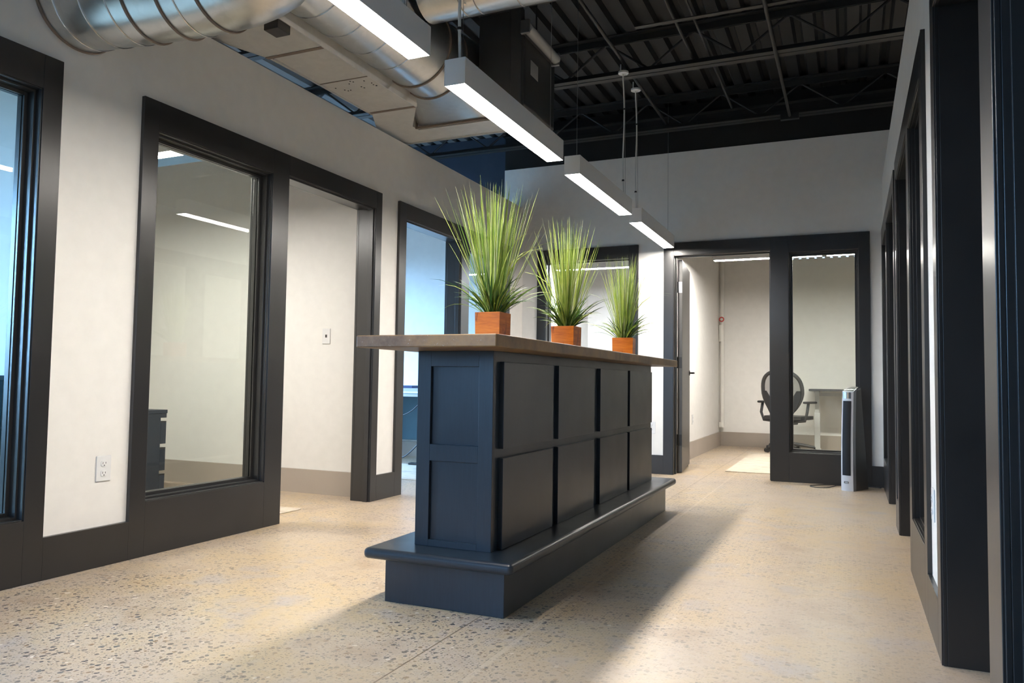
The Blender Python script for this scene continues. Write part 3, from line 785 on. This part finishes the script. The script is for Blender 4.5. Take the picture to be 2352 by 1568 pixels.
# ------------------------------------------------------------------ office furniture
def office_chair(loc, rz, label):
    t = thing('office_chair', label, 'chair', (0, 0, 0), 'black mesh office chairs')
    m = MB()                                                        # chair faces +Y, back at -Y
    ol = []
    for k in range(48):
        a = 2*math.pi*k/48; c, s = math.cos(a), math.sin(a)
        w = .255*(1.0+.10*s) if s > 0 else .255*(1+.32*s)
        ol.append(Vector((w*math.copysign(abs(c)**.8, c), 0, .765+.285*math.copysign(abs(s)**.85, s))))
    def lean(p): return Vector((p.x, p.y-.235-.10*((p.z-.48)/.57)+.05*math.sin((p.z-.45)*4.4)-.03*(abs(p.x)/.25)**2*-1, p.z))
    m.tube([lean(p) for p in ol], .024, 10, closed=True)
    m.build('back_frame', 'dark_grey_plastic', t, smooth=True)
    m = MB(); c0 = m.bm.verts.new(lean(Vector((0, -.02, .765)))); prev = None; rows = []
    for f in (.35, .7, 1.0): rows.append([m.bm.verts.new(lean(Vector((p.x*f, -.02*(1-f*f), .765+(p.z-.765)*f)))) for p in ol])
    for k in range(48): m.face([c0, rows[0][k], rows[0][(k+1) % 48]])
    for a, b in zip(rows, rows[1:]):
        for k in range(48): m.face([a[k], a[(k+1) % 48], b[(k+1) % 48], b[k]])
    m.build('back_mesh', 'mesh', t, smooth=True)
    m = MB()
    for sx in (-1, 1):                                              # the dark side supports of the back
        m.loft([[lean(Vector((sx*x, y, z))) for x, y in ((x0, -.012), (x1, -.012), (x1, -.035), (x0, -.035))] for x0, x1, z in ((.20, .245, .80), (.14, .245, .70), (.10, .20, .60), (.06, .13, .47))])
    m.build('back_support', 'black_plastic', t, smooth=True)
    MB().loft([[(x, y, z+dz) for x, y in ((-.24, -.22), (.24, -.22), (.265, .0), (.25, .20), (.15, .26), (-.15, .26), (-.25, .20), (-.265, .0))] for z, dz in ((.43, 0), (.47, .005))]).build('seat', 'black_plastic', t, bevel=.015, seg=3, smooth=True)
    MB().box(-.09, .09, -.17, .10, .36, .43).box(-.035, .035, -.26, -.15, .38, .50).build('tilt_mechanism', 'black_plastic', t, bevel=.01)
    for sx in (-1, 1):
        ar = MB().tube([(sx*.10, -.12, .40), (sx*.27, -.16, .42), (sx*.30, -.17, .52), (sx*.30, -.12, .64)], .018, 10).build('armrest', 'dark_grey_plastic', t, smooth=True)
        MB().box(sx*.30-.045, sx*.30+.045, -.20, .08, .64, .668).build('arm_pad', 'black_plastic', ar, bevel=.012, seg=3)
    MB().cyl((0, 0, .09), (0, 0, .24), .030, 16).cyl((0, 0, .24), (0, 0, .37), .018, 16).build('gas_lift', 'black_plastic', t, smooth=True)
    for k in range(5):
        a = 2*math.pi*k/5+.3; c, s = math.cos(a), math.sin(a)
        MB().tube([(c*.02, s*.02, .115), (c*.17, s*.17, .100), (c*.315, s*.315, .078)], [.026, .022, .016], 8).build('leg', 'dark_grey_plastic', t, smooth=True)
        cs = MB()
        for q in (-.014, .014): cs.cyl((c*.315-s*q-s*.009, s*.315+c*q+c*.009, .030), (c*.315-s*q+s*.009, s*.315+c*q-c*.009, .030), .030, 16)
        cs.cyl((c*.315, s*.315, .03), (c*.315, s*.315, .082), .010, 8)
        cs.build('caster', 'black_plastic', t, smooth=True)
    t.location = loc; t.rotation_euler = (0, 0, rz)
    return t
ch = office_chair((-.745, 10.74, .0085), math.radians(-17), 'black mesh office chair behind the glass at the end wall')
t = thing('storage_cabinet', 'low dark teal cabinet glimpsed through the blue window at the left edge', 'cabinet', (-4.2, 2.22, 0))
MB().box(-4.70, -3.725, 2.04, 2.415, .06, .85).build('carcass', 'teal', t, bevel=.002)
MB().box(-4.71, -3.715, 2.02, 2.418, .85, .875).build('top', 'teal', t, bevel=.003)
MB().box(-4.68, -3.745, 2.08, 2.40, 0, .06).build('plinth', 'black_plastic', t)
for xa in (-4.70, -4.21):
    dd = MB().box(xa+.003, xa+.482, 2.020, 2.0395, .065, .845).build('door', 'teal', t, bevel=.0015)
    xh = xa+.44 if xa < -4.5 else xa+.04
    MB().cyl((xh, 2.000, .55), (xh, 2.000, .68), .006, 8).cyl((xh, 2.020, .56), (xh, 2.000, .56), .005, 8).cyl((xh, 2.020, .67), (xh, 2.000, .67), .005, 8).build('handle', 'black_metal', dd)

t = thing('standing_desk', 'pale-framed standing desk with a thin dark top in back office', 'desk', (.2, 11.1, 0))
MB().box(-.50, .98, 10.78, 11.42, .812, .838).build('tabletop', 'desk_dark', t, bevel=.002)
for x in (-.41, .88):
    m = MB(); m.box(x-.035, x+.035, 11.07, 11.13, .03, .52); m.box(x-.026, x+.026, 11.078, 11.122, .5, .79)
    m.build('leg', 'desk_frame', t, bevel=.003)
    MB().box(x-.038, x+.038, 10.84, 11.36, .004, .034).build('foot', 'desk_frame', t, bevel=.003)
    MB().box(x-.03, x+.03, 10.86, 11.34, .785, .812).build('bracket', 'desk_frame', t)
MB().box(-.385, .855, 11.085, 11.115, .745, .79).build('crossbar', 'desk_frame', t)

def rug(name, label, x0, x1, y0, y1, rz=0):
    m = MB(); m.box(x0, x1, y0, y1, .0005, .008); return tag(m.build(name, 'rug', bevel=.003), label, 'rug')
rug('area_rug', 'cream patterned rug on the back office floor', -1.17, .9, 8.07, 10.45)
rug('area_rug', 'cream rug corner inside the office doorway beside the outlet', -5.6, -3.39, 2.75, 4.235)
rug('area_rug', 'lilac-lit pale rug in the blue office behind the island', -5.6, -3.36, 5.92, 7.0)

# standpipe with a valve in the corner of the back office
t = thing('standpipe', 'cream painted pipe with a red valve wheel in back office corner', 'pipe', (-1.700, 11.41, .30))
MB().cyl((-1.690, 11.41, .30), (-1.690, 11.41, 3.15), .028, 16).build('pipe', 'pipe_paint', t, smooth=True)
MB().cyl((-1.700, 11.41, 1.50), (-1.700, 11.41, 1.74), .040, 16).cyl((-1.700, 11.41, .27), (-1.700, 11.41, .34), .040, 16).build('fitting', 'pipe_paint', t, smooth=True)
MB().ring((-1.690, 11.33, 1.815), (.1, 1, 0), .030, .008, 24, 8).build('valve_wheel', 'red', t, smooth=True)
MB().cyl((-1.692, 11.33, 1.815), (-1.700, 11.41, 1.815), .012, 12).build('valve_stem', 'pipe_paint', t, smooth=True)

# navy drawer pedestal behind the office window
t = thing('drawer_pedestal', 'navy drawer pedestal behind the window beside the outlet', 'cabinet', (-5.02, 4.10, 0))
MB().box(-5.22, -4.82, 3.80, 4.335, .012, .60).build('carcass', 'navy', t, bevel=.002)
MB().box(-5.225, -4.815, 3.795, 4.392, .600, .627).build('top', 'navy', t, bevel=.002)
for z0, z1 in ((.020, .140), (.165, .340), (.368, .540)):
    dr = MB().box(-5.22, -4.82, 4.336, 4.388, z0, z1-.012).build('drawer', 'navy', t, bevel=.002)
    MB().box(-5.20, -4.822, 4.336, 4.389, z1-.0115, z1).build('finger_pull', 'black_plastic', dr)
MB().box(-5.22, -4.82, 4.336, 4.388, .566, .5995).build('top_rail', 'navy', t)

# blue office: desk with riser, notebook, cables, adapter
t = thing('office_desk', 'pale grey desk in the blue office beyond the island', 'desk', (-4.4, 7.35, 0))
MB().box(-5.4, -3.75, 7.02, 7.70, .706, .734).build('tabletop', 'desk_grey', t, bevel=.003)
for x in (-5.3, -3.85): MB().box(x-.03, x+.03, 7.08, 7.64, .02, .70).build('leg', 'desk_grey', t)
for x in (-5.3, -3.85): MB().box(x-.05, x+.05, 7.05, 7.67, 0, .02).build('foot', 'desk_grey', t)
MB().box(-5.25, -3.90, 7.66, 7.68, .20, .70).build('modesty_panel', 'teal', t)
t = thing('monitor_riser', 'grey monitor riser on the blue office desk', 'monitor riser', (-4.35, 7.15, .7345))
MB().box(-4.70, -4.02, 7.05, 7.28, .760, .795).build('shelf', 'desk_grey', t, bevel=.002)
for x in (-4.68, -4.06): MB().box(x, x+.02, 7.06, 7.27, .7345, .760).build('foot', 'black_plastic', t)
tag(MB().box(-4.62, -4.255, 7.07, 7.26, .7955, .823).build('notebook', 'blue_cover', bevel=.002), 'blue notebook on the grey monitor riser', 'notebook')
tag(MB().tube(smooth_path([(-4.05, 7.10, .70), (-4.16, 7.09, .64), (-4.28, 7.10, .55), (-4.42, 7.12, .50), (-4.62, 7.15, .49), (-4.8, 7.2, .55), (-4.85, 7.25, .70)]), .006, 8).build('cable', 'cord_dark', smooth=True), 'dark cable looping under the blue office desk, the upper one', 'cable')
tag(MB().tube(smooth_path([(-4.02, 7.12, .70), (-4.05, 7.10, .42), (-4.13, 7.06, .25), (-4.25, 7.04, .12), (-4.38, 7.06, .05), (-4.60, 7.12, .0072), (-4.9, 7.2, .0072)]), .0065, 8).build('cable', 'cord_dark', smooth=True), 'dark cable dropping to the blue office floor, the lower one', 'cable')
tag(MB().box(-4.19, -4.05, 6.91, 6.98, .009, .030).build('power_adapter', 'black_plastic', bevel=.006), 'dark power adapter lying on the lilac-lit rug', 'adapter')

# ------------------------------------------------------------------ daylight
world = bpy.data.worlds.new('daylight'); scene.world = world; world.use_nodes = True
bg = world.node_tree.nodes['Background']; bg.inputs[1].default_value = 56.0
_t = world.node_tree; _g = _t.nodes.new('ShaderNodeTexCoord'); _s = _t.nodes.new('ShaderNodeSeparateXYZ'); _r = _t.nodes.new('ShaderNodeValToRGB')
_t.links.new(_g.outputs['Generated'], _s.inputs[0]); _t.links.new(_s.outputs[2], _r.inputs[0]); _t.links.new(_r.outputs[0], bg.inputs[0])
_r.color_ramp.elements[0].position = 0.0; _r.color_ramp.elements[0].color = (.008, .012, .018, 1)
_r.color_ramp.elements[1].position = .06; _r.color_ramp.elements[1].color = (.30, .56, 1.0, 1)
for a, b, px in ((-.9, 2.0, 0), (5.25, 7.5, 0), (-3.05, -2.60, 1)):
    ld = bpy.data.lights.new('window_portal', 'AREA'); ld.shape = 'RECTANGLE'; ld.size = b-a; ld.size_y = 1.4 if px else 1.7
    ld.cycles.is_portal = True
    o = bpy.data.objects.new('window_portal', ld); COL.objects.link(o)
    o.location = ((a+b)/2, -2.61, 1.85) if px else (-6.73, (a+b)/2, 1.6); o.rotation_euler = (math.radians(90), 0, math.radians(0 if px else -90))

# ------------------------------------------------------------------ camera
yaw, pitch, roll, f = 0.4138322115618897, 0.052036586339379715, 0.013922443402583808, 1771.0348
fw = Vector((-math.sin(yaw)*math.cos(pitch), math.cos(yaw)*math.cos(pitch), math.sin(pitch)))
r0 = Vector((math.cos(yaw), math.sin(yaw), 0)); u0 = r0.cross(fw)
r1 = r0*math.cos(roll)+u0*math.sin(roll); u1 = -r0*math.sin(roll)+u0*math.cos(roll)
cam = bpy.data.cameras.new('camera'); cam.sensor_width = 36; cam.sensor_fit = 'HORIZONTAL'; cam.lens = f*36/2352
cam.clip_start = .05
co = bpy.data.objects.new('camera', cam); COL.objects.link(co)
mw = Matrix((r1, u1, -fw)).transposed().to_4x4(); mw.translation = (0, 0, H)
co.matrix_world = mw
scene.camera = co

scene.view_settings.view_transform = 'Standard'; scene.view_settings.look = 'None'
scene.view_settings.exposure = 0.06; scene.view_settings.gamma = 1.0; scene.view_settings.use_curve_mapping = False
cy = scene.cycles
cy.use_denoising = True
cy.max_bounces = 10; cy.diffuse_bounces = 5; cy.glossy_bounces = 5; cy.transparent_max_bounces = 12
cy.sample_clamp_indirect = 6.0; cy.blur_glossy = 1.0
